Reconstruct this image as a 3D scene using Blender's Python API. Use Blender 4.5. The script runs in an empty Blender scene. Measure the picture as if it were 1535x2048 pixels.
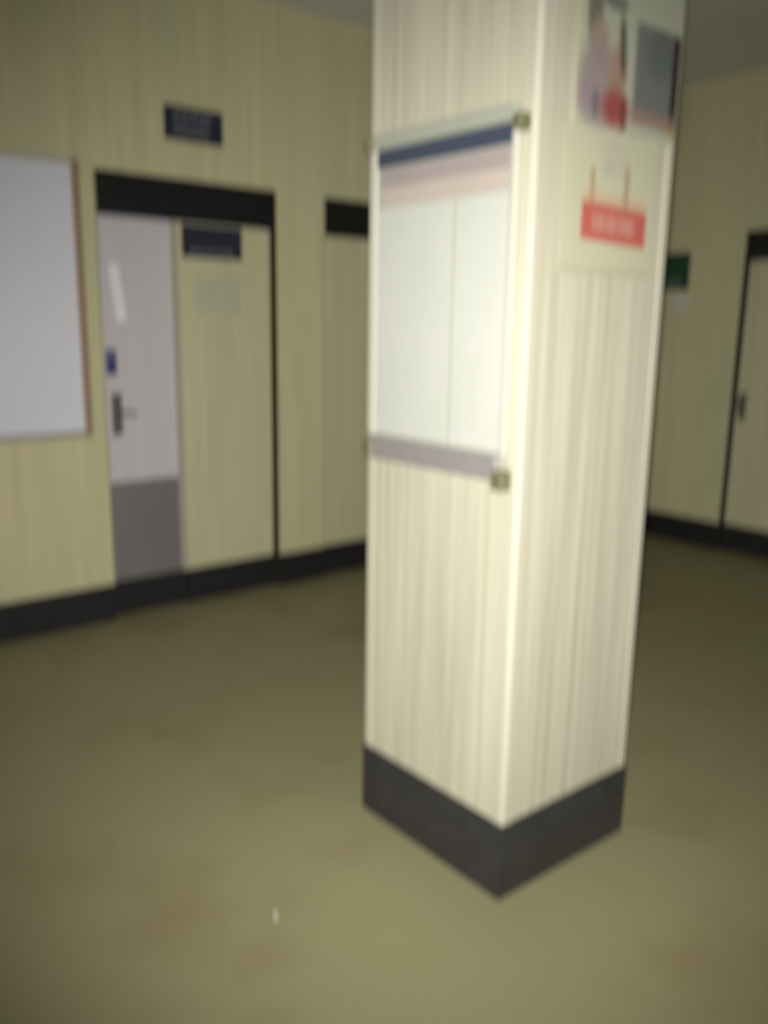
import bpy, bmesh, math, random
from mathutils import Vector, Matrix

C = bpy.context.scene.collection
S = bpy.context.scene
random.seed(4)

# ------------------------------------------------------------------ camera
F_PX, YAW, PITCH, ROLL = 1734.96, 0.8825, -0.2127, 0.0156
CAM = Vector((0.0, 0.0, 1.582))
fw = Vector((math.cos(PITCH)*math.cos(YAW), math.cos(PITCH)*math.sin(YAW), math.sin(PITCH)))
rt = fw.cross(Vector((0, 0, 1))).normalized()
up = rt.cross(fw)
r2 = math.cos(ROLL)*rt + math.sin(ROLL)*up
u2 = -math.sin(ROLL)*rt + math.cos(ROLL)*up
cd = bpy.data.cameras.new('camera')
cd.sensor_fit = 'VERTICAL'
cd.sensor_height = 24.0
cd.lens = F_PX*24.0/2048.0
cd.clip_start = 0.02
cam = bpy.data.objects.new('camera', cd)
C.objects.link(cam)
m = Matrix((r2, u2, -fw)).transposed().to_4x4()
m.translation = CAM
cam.matrix_world = m
S.camera = cam
# near focus and a stretched aperture, added to imitate hand-shake blur
cd.dof.use_dof = True
cd.dof.focus_distance = 0.32
cd.dof.aperture_fstop = 3.6
cd.dof.aperture_ratio = 2.0

# ------------------------------------------------------------------ light
w = bpy.data.worlds.new('world')
S.world = w
w.use_nodes = True
bg = w.node_tree.nodes['Background']
bg.inputs[0].default_value = (0.95, 0.95, 1.0, 1)
bg.inputs[1].default_value = 0.15
fl = bpy.data.lights.new('camera_flash', 'SPOT')
fl.energy = 480.0
fl.color = (0.985, 0.99, 0.95)
fl.spot_size = math.radians(86)
fl.spot_blend = 1.0
fl.shadow_soft_size = 0.012
flo = bpy.data.objects.new('camera_flash', fl)
C.objects.link(flo)
m2 = m.copy()
m2 = m2 @ Matrix.Rotation(math.radians(-3.2), 4, 'Y')     # the flash points a touch to the right
m2.translation = CAM + u2*0.012 - r2*0.014
flo.matrix_world = m2

vs = S.view_settings
vs.view_transform = 'Standard'
vs.look = 'None'
vs.gamma = 1.0
vs.use_curve_mapping = False
vs.exposure = 0.0

# ------------------------------------------------------------------ materials
def mat(name, col, rough=0.6, metal=0.0, spec=0.5, var=None, vscale=(6, 6, 6), vamt=0.5, bump=0.0, bscale=200.0, detail=4.0,
        stain=None, stain_scale=(3, 3, 3), stain_lo=0.55, stain_hi=0.75):
    mt = bpy.data.materials.new(name)
    mt.use_nodes = True
    nt = mt.node_tree
    b = nt.nodes['Principled BSDF']
    b.inputs['Base Color'].default_value = (*col, 1)
    b.inputs['Roughness'].default_value = rough
    b.inputs['Metallic'].default_value = metal
    b.inputs['Specular IOR Level'].default_value = spec
    tc = nt.nodes.new('ShaderNodeTexCoord')
    out = None
    if var:
        mp = nt.nodes.new('ShaderNodeMapping'); mp.inputs['Scale'].default_value = vscale
        nt.links.new(tc.outputs['Object'], mp.inputs['Vector'])
        nz = nt.nodes.new('ShaderNodeTexNoise'); nz.inputs['Scale'].default_value = 1.0
        nz.inputs['Detail'].default_value = detail; nz.inputs['Roughness'].default_value = 0.6
        nt.links.new(mp.outputs[0], nz.inputs['Vector'])
        rp = nt.nodes.new('ShaderNodeMapRange')
        rp.inputs[1].default_value = 0.5-vamt/2; rp.inputs[2].default_value = 0.5+vamt/2
        nt.links.new(nz.outputs[0], rp.inputs[0])
        mx = nt.nodes.new('ShaderNodeMix'); mx.data_type = 'RGBA'
        mx.inputs[6].default_value = (*col, 1); mx.inputs[7].default_value = (*var, 1)
        nt.links.new(rp.outputs[0], mx.inputs[0])
        out = mx.outputs[2]
    if stain:
        mp = nt.nodes.new('ShaderNodeMapping'); mp.inputs['Scale'].default_value = stain_scale
        mp.inputs['Location'].default_value = (3.1, 1.7, 0.4)
        nt.links.new(tc.outputs['Object'], mp.inputs['Vector'])
        nz = nt.nodes.new('ShaderNodeTexNoise'); nz.inputs['Scale'].default_value = 1.0; nz.inputs['Detail'].default_value = 3
        nt.links.new(mp.outputs[0], nz.inputs['Vector'])
        rp = nt.nodes.new('ShaderNodeMapRange'); rp.inputs[1].default_value = stain_lo; rp.inputs[2].default_value = stain_hi
        nt.links.new(nz.outputs[0], rp.inputs[0])
        mx = nt.nodes.new('ShaderNodeMix'); mx.data_type = 'RGBA'
        if out: nt.links.new(out, mx.inputs[6])
        else: mx.inputs[6].default_value = (*col, 1)
        mx.inputs[7].default_value = (*stain, 1)
        nt.links.new(rp.outputs[0], mx.inputs[0])
        out = mx.outputs[2]
    if out: nt.links.new(out, b.inputs['Base Color'])
    if bump:
        nz = nt.nodes.new('ShaderNodeTexNoise'); nz.inputs['Scale'].default_value = bscale; nz.inputs['Detail'].default_value = 3
        nt.links.new(tc.outputs['Object'], nz.inputs['Vector'])
        bp = nt.nodes.new('ShaderNodeBump'); bp.inputs['Strength'].default_value = bump; bp.inputs['Distance'].default_value = 0.002
        nt.links.new(nz.outputs[0], bp.inputs['Height'])
        nt.links.new(bp.outputs[0], b.inputs['Normal'])
    return mt

def print_mat(name, rough=0.55):
    mt = bpy.data.materials.new(name); mt.use_nodes = True
    nt = mt.node_tree; b = nt.nodes['Principled BSDF']
    at = nt.nodes.new('ShaderNodeVertexColor'); at.layer_name = 'print'
    nt.links.new(at.outputs[0], b.inputs['Base Color'])
    b.inputs['Roughness'].default_value = rough
    return mt

M = {}
M['wall'] = mat('wall_paint', (0.74, 0.66, 0.40), 0.55, var=(0.62, 0.56, 0.33), vscale=(26, 26, 0.9), vamt=0.4, bump=0.15,
                stain=(0.60, 0.60, 0.36), stain_scale=(3.5, 3.5, 0.8), stain_lo=0.45, stain_hi=0.75)
M['pillar'] = mat('pillar_paint', (0.62, 0.575, 0.44), 0.55, spec=0.35, var=(0.44, 0.41, 0.30), vscale=(46, 46, 1.0), vamt=0.40, bump=0.12)
M['guard'] = mat('corner_paint', (0.55, 0.515, 0.40), 0.6, spec=0.25, var=(0.49, 0.46, 0.355), vscale=(40, 40, 1.5))
M['ceiling'] = mat('ceiling_paint', (0.82, 0.82, 0.80), 0.8, var=(0.72, 0.72, 0.70), vscale=(2, 2, 2), bump=0.1)
M['floor'] = mat('floor_vinyl', (0.33, 0.305, 0.165), 0.6, spec=0.3, var=(0.27, 0.245, 0.13), vscale=(90, 90, 90), vamt=0.5, detail=8,
                 stain=(0.27, 0.225, 0.115), stain_scale=(2.6, 2.6, 1), stain_lo=0.52, stain_hi=0.78, bump=0.1)
M['black'] = mat('black_skirting', (0.020, 0.018, 0.020), 0.5, var=(0.012, 0.011, 0.013), vscale=(12, 12, 12))
M['pblack'] = mat('pillar_skirting_black', (0.042, 0.040, 0.039), 0.45, var=(0.026, 0.025, 0.025), vscale=(14, 14, 14), vamt=0.5)
M['transom'] = mat('transom_black', (0.010, 0.009, 0.010), 0.35, var=(0.016, 0.014, 0.016), vscale=(5, 5, 5))
M['door_cream'] = mat('door_cream_paint', (0.68, 0.63, 0.40), 0.55, var=(0.57, 0.54, 0.33), vscale=(22, 22, 0.8), vamt=0.45)
M['door_grey'] = mat('door_grey_laminate', (0.74, 0.685, 0.70), 0.4, spec=0.7, var=(0.64, 0.595, 0.605), vscale=(10, 10, 0.6))
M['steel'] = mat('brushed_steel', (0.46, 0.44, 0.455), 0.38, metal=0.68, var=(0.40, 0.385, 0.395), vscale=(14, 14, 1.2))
M['gap'] = mat('jamb_dark', (0.05, 0.04, 0.02), 0.7, var=(0.03, 0.025, 0.015))
M['strip'] = mat('meeting_strip_paint', (0.50, 0.44, 0.36), 0.6, var=(0.44, 0.39, 0.31), vscale=(20, 20, 1))
M['jamb'] = mat('jamb_paint', (0.45, 0.39, 0.24), 0.6, var=(0.40, 0.35, 0.21), vscale=(20, 20, 1))
M['wb'] = mat('whiteboard_enamel', (0.86, 0.85, 0.92), 0.45, spec=1.0, var=(0.82, 0.81, 0.87), vscale=(3, 3, 3))
M['wood'] = mat('frame_wood', (0.42, 0.28, 0.20), 0.5, var=(0.36, 0.23, 0.15), vscale=(30, 30, 4))
M['olive'] = mat('olive_edge', (0.30, 0.26, 0.10), 0.5, var=(0.24, 0.21, 0.08))
M['alu'] = mat('aluminium', (0.50, 0.46, 0.44), 0.42, metal=0.5, var=(0.45, 0.41, 0.40), vscale=(3, 30, 30))
M['alu_light'] = mat('aluminium_pale', (0.57, 0.55, 0.45), 0.5, metal=0.0, var=(0.52, 0.50, 0.41), vscale=(20, 20, 2))
M['backing'] = mat('board_backing', (0.40, 0.41, 0.32), 0.6, var=(0.36, 0.37, 0.29))
M['fix'] = mat('olive_bracket', (0.22, 0.21, 0.11), 0.5, metal=0.2, var=(0.17, 0.16, 0.08), vscale=(30, 30, 30))
M['screw'] = mat('steel_screw', (0.35, 0.34, 0.30), 0.4, metal=0.8, var=(0.28, 0.27, 0.24))
M['navy'] = mat('navy_sign', (0.026, 0.028, 0.050), 0.5, var=(0.020, 0.022, 0.040), vscale=(8, 8, 8))
M['navy_strip'] = mat('navy_strip', (0.052, 0.060, 0.105), 0.45, var=(0.060, 0.070, 0.095), vscale=(8, 8, 8))
M['slate'] = mat('slate_lettering', (0.20, 0.21, 0.23), 0.5, var=(0.16, 0.17, 0.20), vscale=(30, 30, 30))
M['paper'] = mat('white_paper', (0.70, 0.695, 0.61), 0.5, var=(0.66, 0.655, 0.57), vscale=(5, 5, 5))
M['glint_white'] = mat('glint_white', (0.95, 0.94, 0.94), 0.4, var=(0.92, 0.91, 0.91))  # near-white colour for the painted glint on the grey leaf
M['sheet'] = mat('board_sheet_paper', (0.57, 0.565, 0.50), 0.5, spec=0.3, var=(0.53, 0.53, 0.465), vscale=(5, 5, 5))
M['paper_dull'] = mat('dull_paper', (0.60, 0.575, 0.42), 0.6, var=(0.52, 0.50, 0.37), vscale=(14, 14, 14))
M['mauve'] = mat('mauve_strip', (0.38, 0.315, 0.30), 0.5, var=(0.35, 0.30, 0.28), vscale=(5, 5, 5))
M['pink'] = mat('pink_strip', (0.52, 0.43, 0.365), 0.5, var=(0.49, 0.415, 0.35), vscale=(5, 5, 5))
M['blue'] = mat('blue_plaque', (0.05, 0.06, 0.22), 0.4, var=(0.06, 0.07, 0.18), vscale=(20, 20, 20))
M['handle'] = mat('dull_steel_handle', (0.20, 0.20, 0.17), 0.45, metal=0.5, var=(0.16, 0.16, 0.13), vscale=(30, 30, 30))
M['green'] = mat('green_sign', (0.015, 0.075, 0.035), 0.5, var=(0.012, 0.06, 0.03), vscale=(10, 10, 10))
M['palegreen'] = mat('green_sign_symbol', (0.10, 0.16, 0.12), 0.5, var=(0.08, 0.14, 0.10), vscale=(10, 10, 10))
M['print'] = print_mat('printed_paper')

# ------------------------------------------------------------------ helpers
def box(bm, x0, x1, y0, y1, z0, z1, bev=0.0, seg=2):
    vsx = [bm.verts.new((x, y, z)) for x in (x0, x1) for y in (y0, y1) for z in (z0, z1)]
    fs = [(0, 1, 3, 2), (4, 6, 7, 5), (0, 4, 5, 1), (2, 3, 7, 6), (0, 2, 6, 4), (1, 5, 7, 3)]
    faces = [bm.faces.new([vsx[i] for i in f]) for f in fs]
    if bev:
        es = list({e for f in faces for e in f.edges})
        bmesh.ops.bevel(bm, geom=es, offset=bev, segments=seg, affect='EDGES', profile=0.5)
    return bm

def boxes(*bs, bev=0.0):
    bm = bmesh.new()
    for b in bs: box(bm, *b, bev=bev)
    return bm

def cyl(bm, p0, p1, r0, r1=None, n=14):
    p0, p1 = Vector(p0), Vector(p1)
    r1 = r0 if r1 is None else r1
    d = p1-p0
    q = d.to_track_quat('Z', 'Y').to_matrix().to_4x4()
    q.translation = (p0+p1)/2
    bmesh.ops.create_cone(bm, cap_ends=True, segments=n, radius1=r0, radius2=r1, depth=d.length, matrix=q)
    return bm

def obj(name, bm, material, parent=None, smooth=False, base=None):
    # meshes are modelled in world coordinates, then moved to their thing's base
    o_ = Vector(base) if base is not None else Vector((0, 0, 0))
    if parent is not None:
        q = parent; o_ = Vector((0, 0, 0))
        while q is not None:
            o_ = o_ + q.location; q = q.parent
    bmesh.ops.recalc_face_normals(bm, faces=bm.faces)
    bmesh.ops.translate(bm, verts=bm.verts, vec=-o_)
    me = bpy.data.meshes.new(name)
    bm.to_mesh(me); bm.free()
    me.materials.append(material)
    if smooth:
        for p in me.polygons: p.use_smooth = True
    o = bpy.data.objects.new(name, me)
    C.objects.link(o)
    if parent is not None: o.parent = parent
    else: o.location = o_
    return o

def tag(o, label, cat, group=None, kind=None):
    o['label'] = label; o['category'] = cat
    if group: o['group'] = group
    if kind: o['kind'] = kind
    return o

def thing(name, loc, label, cat, group=None, kind=None):
    o = bpy.data.objects.new(name, None)
    o.empty_display_size = 0.1
    C.objects.link(o); o.location = loc
    return tag(o, label, cat, group, kind)

# ------------------------------------------------------------------ the room
YL, XR, HC = 4.364, 5.821, 3.263
BB = 0.20
X0, Y0 = -2.2, -2.6          # room runs on behind the camera
D1 = (1.722, 2.768); D2 = (3.098, 4.06); DT = 2.305
D3 = (2.24, 3.226); DT3 = 2.245
T = 0.16

tag(obj('floor', boxes((X0, XR+T, Y0, YL+T, -0.12, 0.0)), M['floor']), 'mottled olive brown hall floor', 'floor', kind='structure')
tag(obj('ceiling', boxes((X0, XR+T, Y0, YL+T, HC, HC+0.12)), M['ceiling']), 'dim grey ceiling above the walls', 'ceiling', kind='structure')
tag(obj('wall_left', boxes(
    (X0, D1[0], YL, YL+T, 0, HC), (D1[0], D1[1], YL, YL+T, DT, HC), (D1[1], D2[0], YL, YL+T, 0, HC),
    (D2[0], D2[1], YL, YL+T, DT, HC), (D2[1], XR+T, YL, YL+T, 0, HC)), M['wall']),
    'cream painted wall with two doors and the whiteboard', 'wall', kind='structure')
tag(obj('wall_right', boxes(
    (XR, XR+T, Y0, D3[0], 0, HC), (XR, XR+T, D3[0], D3[1], DT3, HC), (XR, XR+T, D3[1], YL, 0, HC)), M['wall']),
    'cream painted wall with the green sign behind the pillar', 'wall', kind='structure')
BT = 0.014
tag(obj('baseboard_left', boxes((X0, D1[0], YL-BT, YL, 0, BB), (D1[1], D2[0], YL-BT, YL, 0, BB), (D2[1], XR-BT, YL-BT, YL, 0, BB)), M['black']),
    'black skirting along the wall with the whiteboard', 'baseboard', kind='structure')
tag(obj('baseboard_right', boxes((XR-BT, XR, Y0, D3[0], 0, BB), (XR-BT, XR, D3[1], YL, 0, BB)), M['black']),
    'black skirting along the wall with the green sign', 'baseboard', kind='structure')

# ------------------------------------------------------------------ doors
RC = 0.045   # how far the leaves sit back in the wall

# door 1: grey laminate leaf + wide cream leaf under a black transom
d1 = thing('door_1', (2.245, YL, 0), 'double door with one grey leaf and one cream leaf under a black transom', 'door', kind='structure')
a, b = D1
obj('jamb', boxes((a, a+0.012, YL+0.004, YL+T, BB, DT)), M['jamb'], d1)
obj('jamb', boxes((b-0.006, b, YL-0.001, YL+T, 0, DT)), M['gap'], d1)
obj('transom', boxes((a+0.012, b-0.006, YL+0.012, YL+0.05, 2.10, DT-0.002), bev=0.004), M['transom'], d1)
obj('door_backing', boxes((a+0.012, b-0.006, YL+0.125, YL+T, 0, 2.10)), M['gap'], d1)
lf = obj('door_leaf', boxes((a+0.014, 2.142, YL+RC, YL+RC+0.045, BB, 2.095), bev=0.003), M['door_grey'], d1)
lf['label'] = 'narrow pale grey laminate leaf'
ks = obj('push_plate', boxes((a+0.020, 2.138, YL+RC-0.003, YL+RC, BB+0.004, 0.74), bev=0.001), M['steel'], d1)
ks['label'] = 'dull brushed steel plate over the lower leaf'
kp = obj('kick_plate', boxes((a+0.002, 2.171, YL+RC-0.004, YL+RC+0.045, 0.006, BB), bev=0.002), M['black'], d1)
obj('meeting_strip', boxes((2.142, 2.172, YL+RC-0.022, YL+RC+0.045, BB, 2.097), bev=0.004), M['strip'], d1)
lc = obj('door_leaf', boxes((2.172, b-0.026, YL+RC-0.02, YL+RC+0.03, BB, 2.095), bev=0.003), M['door_cream'], d1)
lc['label'] = 'wide cream painted leaf'
obj('kick_plate', boxes((2.172, b-0.026, YL+RC-0.025, YL+RC+0.03, 0.006, BB), bev=0.002), M['black'], d1)
# lock plate and lever on the grey leaf
hp = obj('lock_plate', boxes((1.775, 1.832, YL+RC-0.007, YL+RC, 0.99, 1.21), bev=0.003), M['handle'], d1)
bm = bmesh.new()
cyl(bm, (1.803, YL+RC-0.007, 1.11), (1.803, YL+RC-0.045, 1.11), 0.011)
cyl(bm, (1.798, YL+RC-0.045, 1.112), (1.90, YL+RC-0.045, 1.10), 0.010, 0.008)
obj('lever', bm, M['handle'], hp)
bm = bmesh.new()
cyl(bm, (1.803, YL+RC-0.007, 1.03), (1.803, YL+RC-0.014, 1.03), 0.011)
obj('keyhole_cylinder', bm, M['screw'], hp)

# door 2: cream door, the far half of it behind the pillar
d2 = thing('door_2', (3.58, YL, 0), 'cream door under a black transom, half hidden by the pillar', 'door', kind='structure')
a, b = D2
obj('jamb', boxes((a, a+0.010, YL+0.004, YL+T, BB, DT)), M['jamb'], d2)
obj('jamb', boxes((b-0.010, b, YL+0.004, YL+T, 0, DT)), M['jamb'], d2)
obj('transom', boxes((a+0.010, b-0.010, YL+0.012, YL+0.05, 2.095, DT-0.002), bev=0.004), M['transom'], d2)
obj('door_leaf', boxes((a+0.014, b-0.014, YL+0.012, YL+0.055, BB, 2.09), bev=0.003), M['door_cream'], d2)
obj('kick_plate', boxes((a+0.001, b-0.011, YL+0.006, YL+0.055, 0.006, BB), bev=0.002), M['black'], d2)
obj('door_backing', boxes((a+0.010, b-0.010, YL+0.125, YL+T, 0, 2.09)), M['gap'], d2)
bm = boxes((b-0.10, b-0.055, YL+0.004, YL+0.012, 0.96, 1.18), bev=0.002)
hp = obj('lock_plate', bm, M['handle'], d2)
bm = bmesh.new()
cyl(bm, (b-0.078, YL+0.006, 1.09), (b-0.078, YL-0.035, 1.09), 0.010); cyl(bm, (b-0.073, YL-0.035, 1.09), (b-0.18, YL-0.035, 1.085), 0.009)
obj('lever', bm, M['handle'], hp)

# door 3: on the other wall, right of the pillar
d3 = thing('door_3', (XR, 2.73, 0), 'cream door with a dark knob under a black transom, beyond the green sign', 'door', kind='structure')
a, b = D3
obj('jamb', boxes((XR+0.004, XR+T, a, a+0.010, 0, DT3)), M['jamb'], d3)
obj('jamb', boxes((XR-0.001, XR+T, b-0.006, b, 0, DT3)), M['gap'], d3)
obj('transom', boxes((XR+0.012, XR+0.05, a+0.010, b-0.006, 2.05, DT3-0.002), bev=0.004), M['transom'], d3)
obj('door_leaf', boxes((XR+0.03, XR+0.075, a+0.014, b-0.024, BB, 2.045), bev=0.003), M['door_cream'], d3)
obj('kick_plate', boxes((XR+0.024, XR+0.075, a+0.014, b-0.024, 0.006, BB), bev=0.002), M['black'], d3)
obj('door_backing', boxes((XR+0.125, XR+T, a+0.010, b-0.006, 0, 2.05)), M['gap'], d3)
hp = obj('lock_plate', boxes((XR+0.022, XR+0.030, 3.125, 3.178, 0.96, 1.15), bev=0.003), M['handle'], d3)
bm = bmesh.new()
cyl(bm, (XR+0.024, 3.15, 1.08), (XR-0.02, 3.15, 1.08), 0.012)
bmesh.ops.create_uvsphere(bm, u_segments=14, v_segments=10, radius=0.030, matrix=Matrix.Translation((XR-0.035, 3.15, 1.08)))
obj('knob', bm, M['handle'], hp, smooth=True)

# ------------------------------------------------------------------ pillar
PX, PY, PW, PD, HB = 1.636, 1.455, 0.566, 0.618, 0.232
pil = thing('pillar', (PX+PW/2, PY+PD/2, 0), 'square cream pillar with a black skirting, standing in the middle of the hall', 'pillar')
bm = bmesh.new()
box(bm, PX, PX+PW, PY, PY+PD, 0, HC)
ve = [e for e in bm.edges if abs(e.verts[0].co.z-e.verts[1].co.z) > 1]
bmesh.ops.bevel(bm, geom=ve, offset=0.012, segments=4, affect='EDGES', profile=0.5)
obj('shaft', bm, M['pillar'], pil)
SK = 0.003
# skirting: four boards, mitred visually by the near corner post
sk = [('x', PX-SK, PX, PY-SK, PY+PD+SK), ('x', PX+PW, PX+PW+SK, PY-SK, PY+PD+SK)]
for _, xa, xb, ya, yb in sk:
    obj('skirting_board', boxes((xa, xb, ya, yb, 0, HB), bev=0.003), M['pblack'], pil)
for ya, yb in ((PY-SK, PY), (PY+PD, PY+PD+SK)):
    obj('skirting_board', boxes((PX, PX+PW, ya, yb, 0, HB), bev=0.003), M['pblack'], pil)
# thin rounded corner guards
for sx, sy in ((0, 0), (1, 0), (0, 1), (1, 1)):
    cx, cy = PX+sx*PW, PY+sy*PD
    dx, dy = (1 if sx == 0 else -1), (1 if sy == 0 else -1)
    g = bmesh.new(); prof = []
    L_, e_, r_ = 0.034, 0.003, 0.012
    prof.append((L_, 0.0015)); prof.append((L_, -e_))
    for k in range(7):
        t = math.radians(270-k*15)
        prof.append((r_+ (r_+e_)*math.cos(t), r_+(r_+e_)*math.sin(t)))
    prof.append((-e_, L_)); prof.append((0.0015, L_)); prof.append((0.0015, 0.0015))
    lo = [g.verts.new((cx+dx*u, cy+dy*v, HB+0.001)) for u, v in prof]
    hi = [g.verts.new((cx+dx*u, cy+dy*v, HC-0.001)) for u, v in prof]
    n = len(prof)
    for i in range(n):
        g.faces.new((lo[i], lo[(i+1) % n], hi[(i+1) % n], hi[i]))
    g.faces.new(lo); g.faces.new(hi[::-1])
    obj('corner_guard', g, M['guard'], pil)

# ------------------------------------------------------------------ notice board on the pillar (face x = PX)
nb = thing('notice_board', (PX, 1.765, 1.18), 'framed notice board with grey bottom rail screwed to the pillar', 'notice board')
xf = PX - 0.0035
y0, y1, z0, z1 = 1.492, 2.052, 1.19, 2.095
obj('backing_panel', boxes((xf-0.010, xf, y0+0.004, y1-0.004, z0+0.01, z1-0.004)), M['backing'], nb)
r = obj('bottom_rail', boxes((xf-0.030, xf, 1.505, 2.034, 1.192, 1.262), bev=0.006), M['alu'], nb); r['label'] = 'dull grey rounded bottom rail'
obj('top_rail', boxes((xf-0.020, xf, 1.500, 2.040, 2.060, 2.098), bev=0.004), M['backing'], nb)
obj('side_rail', boxes((xf-0.016, xf, y0, 1.512, 1.262, 2.060), bev=0.004), M['alu_light'], nb)
obj('side_rail', boxes((xf-0.016, xf, 2.020, y1, 1.262, 2.060), bev=0.004), M['alu_light'], nb)
for yy, zz, s in ((1.497, 1.198, 0.027), (1.480, 2.05, 0.019), (2.046, 2.072, 0.016), (2.032, 1.222, 0.022)):
    bk = obj('corner_bracket', boxes((xf-0.036, xf, yy-s*0.8, yy+s*0.8, zz-s, zz+s), bev=0.005), M['fix'], nb)
    bm = bmesh.new(); cyl(bm, (xf-0.036, yy, zz), (xf-0.039, yy, zz), s*0.35)
    obj('screw', bm, M['screw'], bk)
hs = tag(obj('header_strip', boxes((xf-0.0150, xf-0.0102, 1.513, 2.019, 2.008, 2.056), bev=0.001), M['navy_strip'], base=(xf-0.012, 1.766, 2.006)),
    'narrow navy blue header strip along the top of the notice board', 'strip')
bs = thing('heading_banner', (xf-0.0102, 1.76, 1.905), 'mauve and pink heading banner under the navy strip on the notice board', 'banner')
obj('upper_band', boxes((xf-0.0118, xf-0.0104, 1.519, 2.006, 1.955, 2.003)), M['mauve'], bs)
obj('lower_band', boxes((xf-0.0118, xf-0.0104, 1.519, 2.000, 1.905, 1.955)), M['pink'], bs)
# two white sheets; their meeting edges curl out a little
def sheet(ya, yb, za, zb, curl_side):
    bm = bmesh.new(); n = 16; rows = []
    for k in range(n+1):
        t = k/n; y = ya+(yb-ya)*t
        q = t if curl_side > 0 else 1-t
        dx = 0.0125
        rows.append([bm.verts.new((xf-dx, y, za)), bm.verts.new((xf-dx, y, zb)), bm.verts.new((xf-dx+0.0012, y, zb)), bm.verts.new((xf-dx+0.0012, y, za))])
    for k in range(n):
        for j in range(4):
            bm.faces.new((rows[k][j], rows[k][(j+1) % 4], rows[k+1][(j+1) % 4], rows[k+1][j]))
    bm.faces.new(rows[0]); bm.faces.new(rows[-1][::-1])
    return bm
s1 = obj('notice_sheet', sheet(1.516, 1.6985, 1.268, 1.902, 1), M['sheet'], base=(xf-0.012, 1.608, 1.268))
tag(s1, 'narrow white sheet on the notice board, next to the pillar corner guard', 'paper', 'sheets on the notice board')
s2 = obj('notice_sheet', sheet(1.707, 2.016, 1.268, 1.902, -1), M['sheet'], base=(xf-0.012, 1.86, 1.268))
tag(s2, 'wider white sheet on the notice board, away from the pillar corner guard', 'paper', 'sheets on the notice board')

# ------------------------------------------------------------------ printed posters on the pillar (face y = PY)
def sm(a, b, x):
    t = max(0.0, min(1.0, (x-a)/(b-a))); return t*t*(3-2*t)
def mixc(a, b, t): return tuple(a[i]*(1-t)+b[i]*t for i in range(3))
def rect(x, z, x0, x1, z0, z1, s=0.006):
    return sm(x0-s, x0+s, x)*(1-sm(x1-s, x1+s, x))*sm(z0-s, z0+s, z)*(1-sm(z1-s, z1+s, z))
def ell(x, z, cx, cz, rx, rz, s=0.35):
    d = math.hypot((x-cx)/rx, (z-cz)/rz); return 1-sm(1-s, 1+s, d)
def poster(name, x0, x1, z0, z1, fn, n, yoff=0.0045):
    nx, nz = n
    bm = bmesh.new(); g = []
    for i in range(nx+1):
        g.append([bm.verts.new((x0+(x1-x0)*i/nx, PY-yoff, z0+(z1-z0)*k/nz)) for k in range(nz+1)])
    for i in range(nx):
        for k in range(nz): bm.faces.new((g[i][k], g[i+1][k], g[i+1][k+1], g[i][k+1]))
    # rim down to the pillar face: real paper thickness
    rim = [g[i][0] for i in range(nx+1)]+[g[nx][k] for k in range(1, nz+1)]+[g[i][nz] for i in range(nx-1, -1, -1)]+[g[0][k] for k in range(nz-1, 0, -1)]
    back = [bm.verts.new((v.co.x, v.co.y+0.0016, v.co.z)) for v in rim]
    for i in range(len(rim)):
        j = (i+1) % len(rim)
        bm.faces.new((rim[i], back[i], back[j], rim[j]))
    bm.faces.new(back)
    base = Vector(((x0+x1)/2, PY-yoff, z0))
    cols = [fn(v.co.x, v.co.z) for v in bm.verts]
    o = obj(name, bm, M['print'], base=base)
    ca = o.data.color_attributes.new('print', 'FLOAT_COLOR', 'POINT')
    for i, c in enumerate(cols): ca.data[i].color = (*c, 1)
    o.data.color_attributes.active_color = ca
    return o

def portrait(x, z):
    c = (0.42, 0.43, 0.31)
    c = mixc(c, (0.55, 0.53, 0.36), 0.6*rect(x, z, 1.75, 1.79, 2.0, 2.6, 0.02))
    # dark picture panel
    c = mixc(c, (0.155, 0.165, 0.145), rect(x, z, 1.992, 2.182, 2.125, 2.335, 0.012))
    c = mixc(c, (0.11, 0.13, 0.11), 0.7*ell(x, z, 2.10, 2.27, 0.06, 0.06))
    c = mixc(c, (0.03, 0.025, 0.02), rect(x, z, 2.155, 2.186, 2.11, 2.33, 0.005))
    c = mixc(c, (0.25, 0.14, 0.12), 0.8*rect(x, z, 1.99, 2.182, 2.095, 2.135, 0.008))
    c = mixc(c, (0.30, 0.24, 0.06), rect(x, z, 2.165, 2.186, 2.085, 2.11, 0.004))
    # figure: hair, face, patterned clothing
    c = mixc(c, (0.13, 0.11, 0.085), 0.85*ell(x, z, 1.825, 2.325, 0.028, 0.085))
    c = mixc(c, (0.36, 0.26, 0.20), 0.9*ell(x, z, 1.845, 2.265, 0.034, 0.05))
    c = mixc(c, (0.30, 0.23, 0.22), 0.9*ell(x, z, 1.855, 2.165, 0.085, 0.095))
    c = mixc(c, (0.36, 0.22, 0.15), 0.8*ell(x, z, 1.925, 2.205, 0.035, 0.06))
    c = mixc(c, (0.08, 0.065, 0.045), 0.9*ell(x, z, 1.938+0.10*(2.28-z), 2.265, 0.014, 0.075))
    c = mixc(c, (0.30, 0.22, 0.27), 0.6*ell(x, z, 1.80, 2.125, 0.028, 0.035))
    c = mixc(c, (0.12, 0.10, 0.12), 0.7*ell(x, z, 1.842, 2.12, 0.014, 0.035))
    c = mixc(c, (0.30, 0.055, 0.055), 0.95*ell(x, z, 1.922, 2.12, 0.055, 0.045, 0.5))
    c = mixc(c, (0.16, 0.035, 0.035), 0.8*ell(x, z, 1.957, 2.11, 0.014, 0.045))
    c = mixc(c, (0.13, 0.12, 0.12), 0.8*ell(x, z, 1.90, 2.36, 0.05, 0.02))
    return c
pp = poster('portrait_poster', 1.765, 2.188, 2.066, 2.52, portrait, (84, 90))
tag(pp, 'colour poster of a seated figure beside a dark panel, above the red notice', 'poster')

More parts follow.
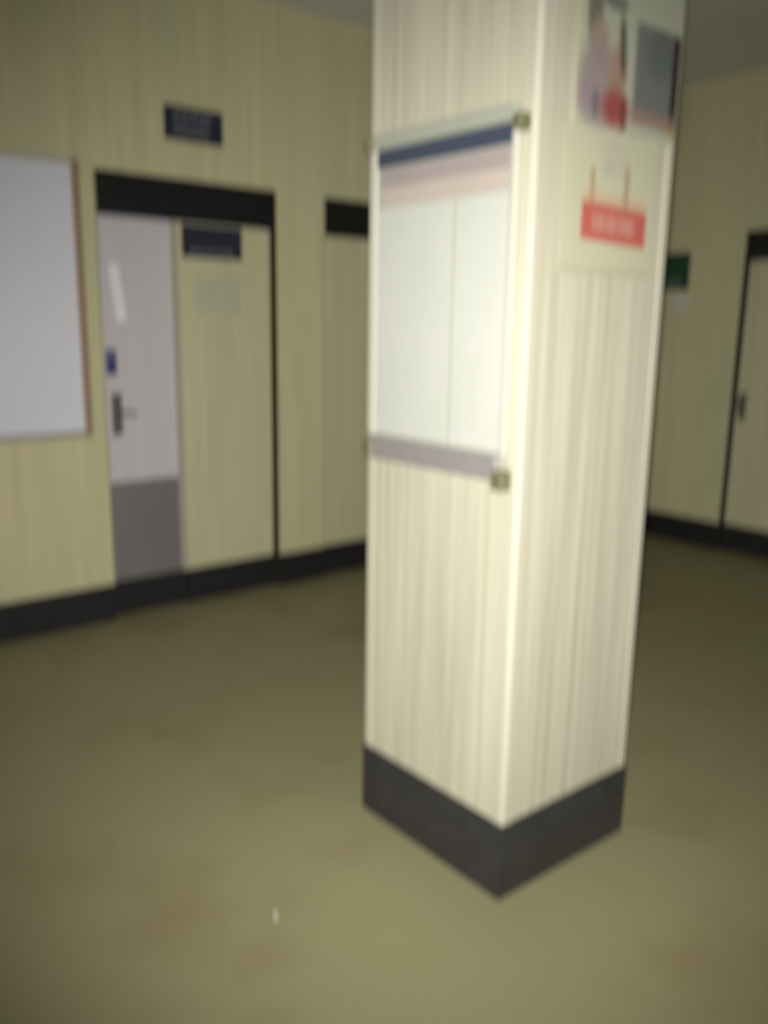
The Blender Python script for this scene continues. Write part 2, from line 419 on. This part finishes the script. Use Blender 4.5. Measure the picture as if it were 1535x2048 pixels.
def notice(x, z):
    c = (0.52, 0.505, 0.345)
    c = mixc(c, (0.50, 0.46, 0.34), 0.8*rect(x, z, 1.885, 1.99, 1.955, 2.05, 0.012))
    c = mixc(c, (0.40, 0.38, 0.28), 0.5*rect(x, z, 1.895, 1.935, 1.965, 1.99, 0.006))
    zt = z + 0.035*(x-1.95)
    c = mixc(c, (0.60, 0.32, 0.20), 0.55*rect(x, zt, 1.815, 2.085, 1.885, 1.915, 0.010))
    c = mixc(c, (0.50, 0.095, 0.075), 0.95*rect(x, zt, 1.815, 2.088, 1.797, 1.888, 0.004))
    # pale strokes of the lettering in the band, too worn to read
    for k, (xa, wd) in enumerate(((1.862, .011), (1.884, .016), (1.910, .010), (1.930, .018), (1.958, .009), (1.978, .014), (2.002, .016), (2.027, .008))):
        c = mixc(c, (0.56, 0.34, 0.26), 0.8*rect(x, zt, xa, xa+wd, 1.822, 1.865, 0.003))
    c = mixc(c, (0.40, 0.24, 0.12), 0.9*rect(x, z, 1.844, 1.860, 1.885, 1.975, 0.005))
    c = mixc(c, (0.36, 0.24, 0.14), 0.9*rect(x, z, 1.984, 2.002, 1.880, 1.990, 0.005))
    c = mixc(c, (0.45, 0.40, 0.26), 0.6*rect(x, z, 1.70, 2.2, 1.70, 1.735, 0.008))  # shading along the bottom edge, painted into the print colour
    return c
nn = poster('red_band_notice', 1.738, 2.112, 1.716, 2.056, notice, (110, 100))
tag(nn, 'cream notice with a red lettering band on the pillar, under the portrait poster', 'notice')

# ------------------------------------------------------------------ whiteboard on the left wall
wb = thing('whiteboard', (0.72, YL, 1.005), 'large whiteboard in a thin brown wooden frame on the wall', 'whiteboard')
wx0, wx1, wz0, wz1 = -0.20, 1.642, 1.005, 2.332
obj('writing_panel', boxes((wx0+0.02, wx1-0.02, YL-0.012, YL-0.001, wz0+0.02, wz1-0.02)), M['wb'], wb)
obj('frame_rail', boxes((wx1-0.032, wx1, YL-0.022, YL-0.001, wz0, wz1), bev=0.004), M['wood'], wb)
obj('frame_rail', boxes((wx0, wx0+0.032, YL-0.022, YL-0.001, wz0, wz1), bev=0.004), M['wood'], wb)
obj('frame_rail', boxes((wx0+0.032, wx1-0.032, YL-0.020, YL-0.001, wz1-0.026, wz1), bev=0.004), M['alu_light'], wb)
obj('frame_rail', boxes((wx0+0.032, wx1-0.032, YL-0.020, YL-0.001, wz0, wz0+0.026), bev=0.004), M['alu'], wb)
obj('edge_bead', boxes((wx1, wx1+0.010, YL-0.012, YL-0.001, wz0, wz1), bev=0.002), M['olive'], wb)

# ------------------------------------------------------------------ signs and papers on the left wall and door
def strokes(xs, ya, yb, z0, z1):
    bm = bmesh.new()
    for xa, xb, f0, f1 in xs: box(bm, xa, xb, ya, yb, z0+(z1-z0)*f0, z0+(z1-z0)*f1)
    return bm
def sign_plate(name, x0, x1, z0, z1, yb, th, label, cat, rows):
    t = thing(name, ((x0+x1)/2, yb, z0), label, cat)
    obj('plate', boxes((x0, x1, yb-th, yb-0.0005, z0, z1), bev=0.002), M['navy'], t)
    for za, zb in rows:
        xs = []; x = x0+0.05
        while x < x1-0.075:
            wd = random.uniform(0.012, 0.024); f = random.uniform(0, .25)
            xs.append((x, x+wd, f, random.uniform(.8, 1))); x += wd+random.uniform(.006, .012)
        obj('lettering', strokes(xs, yb-th-0.0008, yb-th+0.0002, za, zb), M['slate'], t)
    return t
sign_plate('door_sign', 2.105, 2.435, 2.492, 2.655, YL, 0.012, 'small navy sign with grey lettering on the wall above the double door', 'sign', ((2.585, 2.632), (2.518, 2.565)))
yc = YL+RC-0.02
sign_plate('leaf_sign', 2.195, 2.555, 1.918, 2.086, yc, 0.008, 'dark navy sign plate on the cream door leaf, close under the transom', 'sign', ((1.935, 1.965),))
tag(obj('paper_notice', boxes((2.26, 2.545, yc-0.0016, yc-0.0003, 1.63, 1.815)), M['paper_dull'], base=(2.4, yc, 1.63)),
    'faded grey paper notice on the cream door leaf under the navy sign', 'paper')
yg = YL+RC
bm = bmesh.new(); box(bm, 1.812, 1.866, yg-0.0016, yg-0.0003, 1.575, 1.865)  # specular streak on the leaf, put in as a slanted white strip
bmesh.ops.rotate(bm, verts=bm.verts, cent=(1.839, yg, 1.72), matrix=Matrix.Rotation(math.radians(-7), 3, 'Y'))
tag(obj('glint_strip', bm, M['glint_white'], base=(1.839, yg, 1.575)), 'painted glint, a slim white strip aslant on the grey door leaf', 'paper')
pq = thing('blue_plaque', (1.785, yg, 1.30), 'small blue plaque on the grey door leaf above the lock', 'plaque')
obj('plate', boxes((1.757, 1.815, yg-0.005, yg-0.0003, 1.305, 1.435), bev=0.002), M['blue'], pq)
obj('pale_mark', boxes((1.768, 1.804, yg-0.0056, yg-0.0048, 1.392, 1.420)), M['slate'], pq)

# ------------------------------------------------------------------ green sign and paper on the right wall
gs = thing('green_sign', (XR, 3.74, 1.86), 'dark green sign on the wall between the pillar and the knobbed door', 'sign')
obj('plate', boxes((XR-0.010, XR-0.0005, 3.640, 3.845, 1.862, 2.125), bev=0.002), M['green'], gs)
obj('pale_symbol', boxes((XR-0.0108, XR-0.0098, 3.70, 3.82, 1.885, 1.945)), M['palegreen'], gs)
tag(obj('wall_paper_slip', boxes((XR-0.002, XR-0.0004, 3.622, 3.745, 1.712, 1.835)), M['paper'], base=(XR-0.001, 3.68, 1.712)),
    'small pale paper slip on the wall under the green sign', 'paper')

# ------------------------------------------------------------------ litter on the floor
bm = bmesh.new()
vs_ = [bm.verts.new(v) for v in ((0, 0, 0.001), (0.004, 0.012, 0.003), (0.012, 0.030, 0.002), (0.018, 0.034, 0.006), (0.016, 0.020, 0.005), (0.008, 0.003, 0.002))]
f = bm.faces.new(vs_)
e = bmesh.ops.extrude_face_region(bm, geom=[f])
bmesh.ops.translate(bm, verts=[v for v in e['geom'] if isinstance(v, bmesh.types.BMVert)], vec=(0, 0, 0.001))
# floor point seen at the small pale fleck
bmesh.ops.translate(bm, verts=bm.verts, vec=(1.095, 1.765, 0))
tag(obj('paper_scrap', bm, M['paper'], base=(1.095, 1.765, 0)), 'tiny pale paper scrap lying on the open floor', 'scrap')
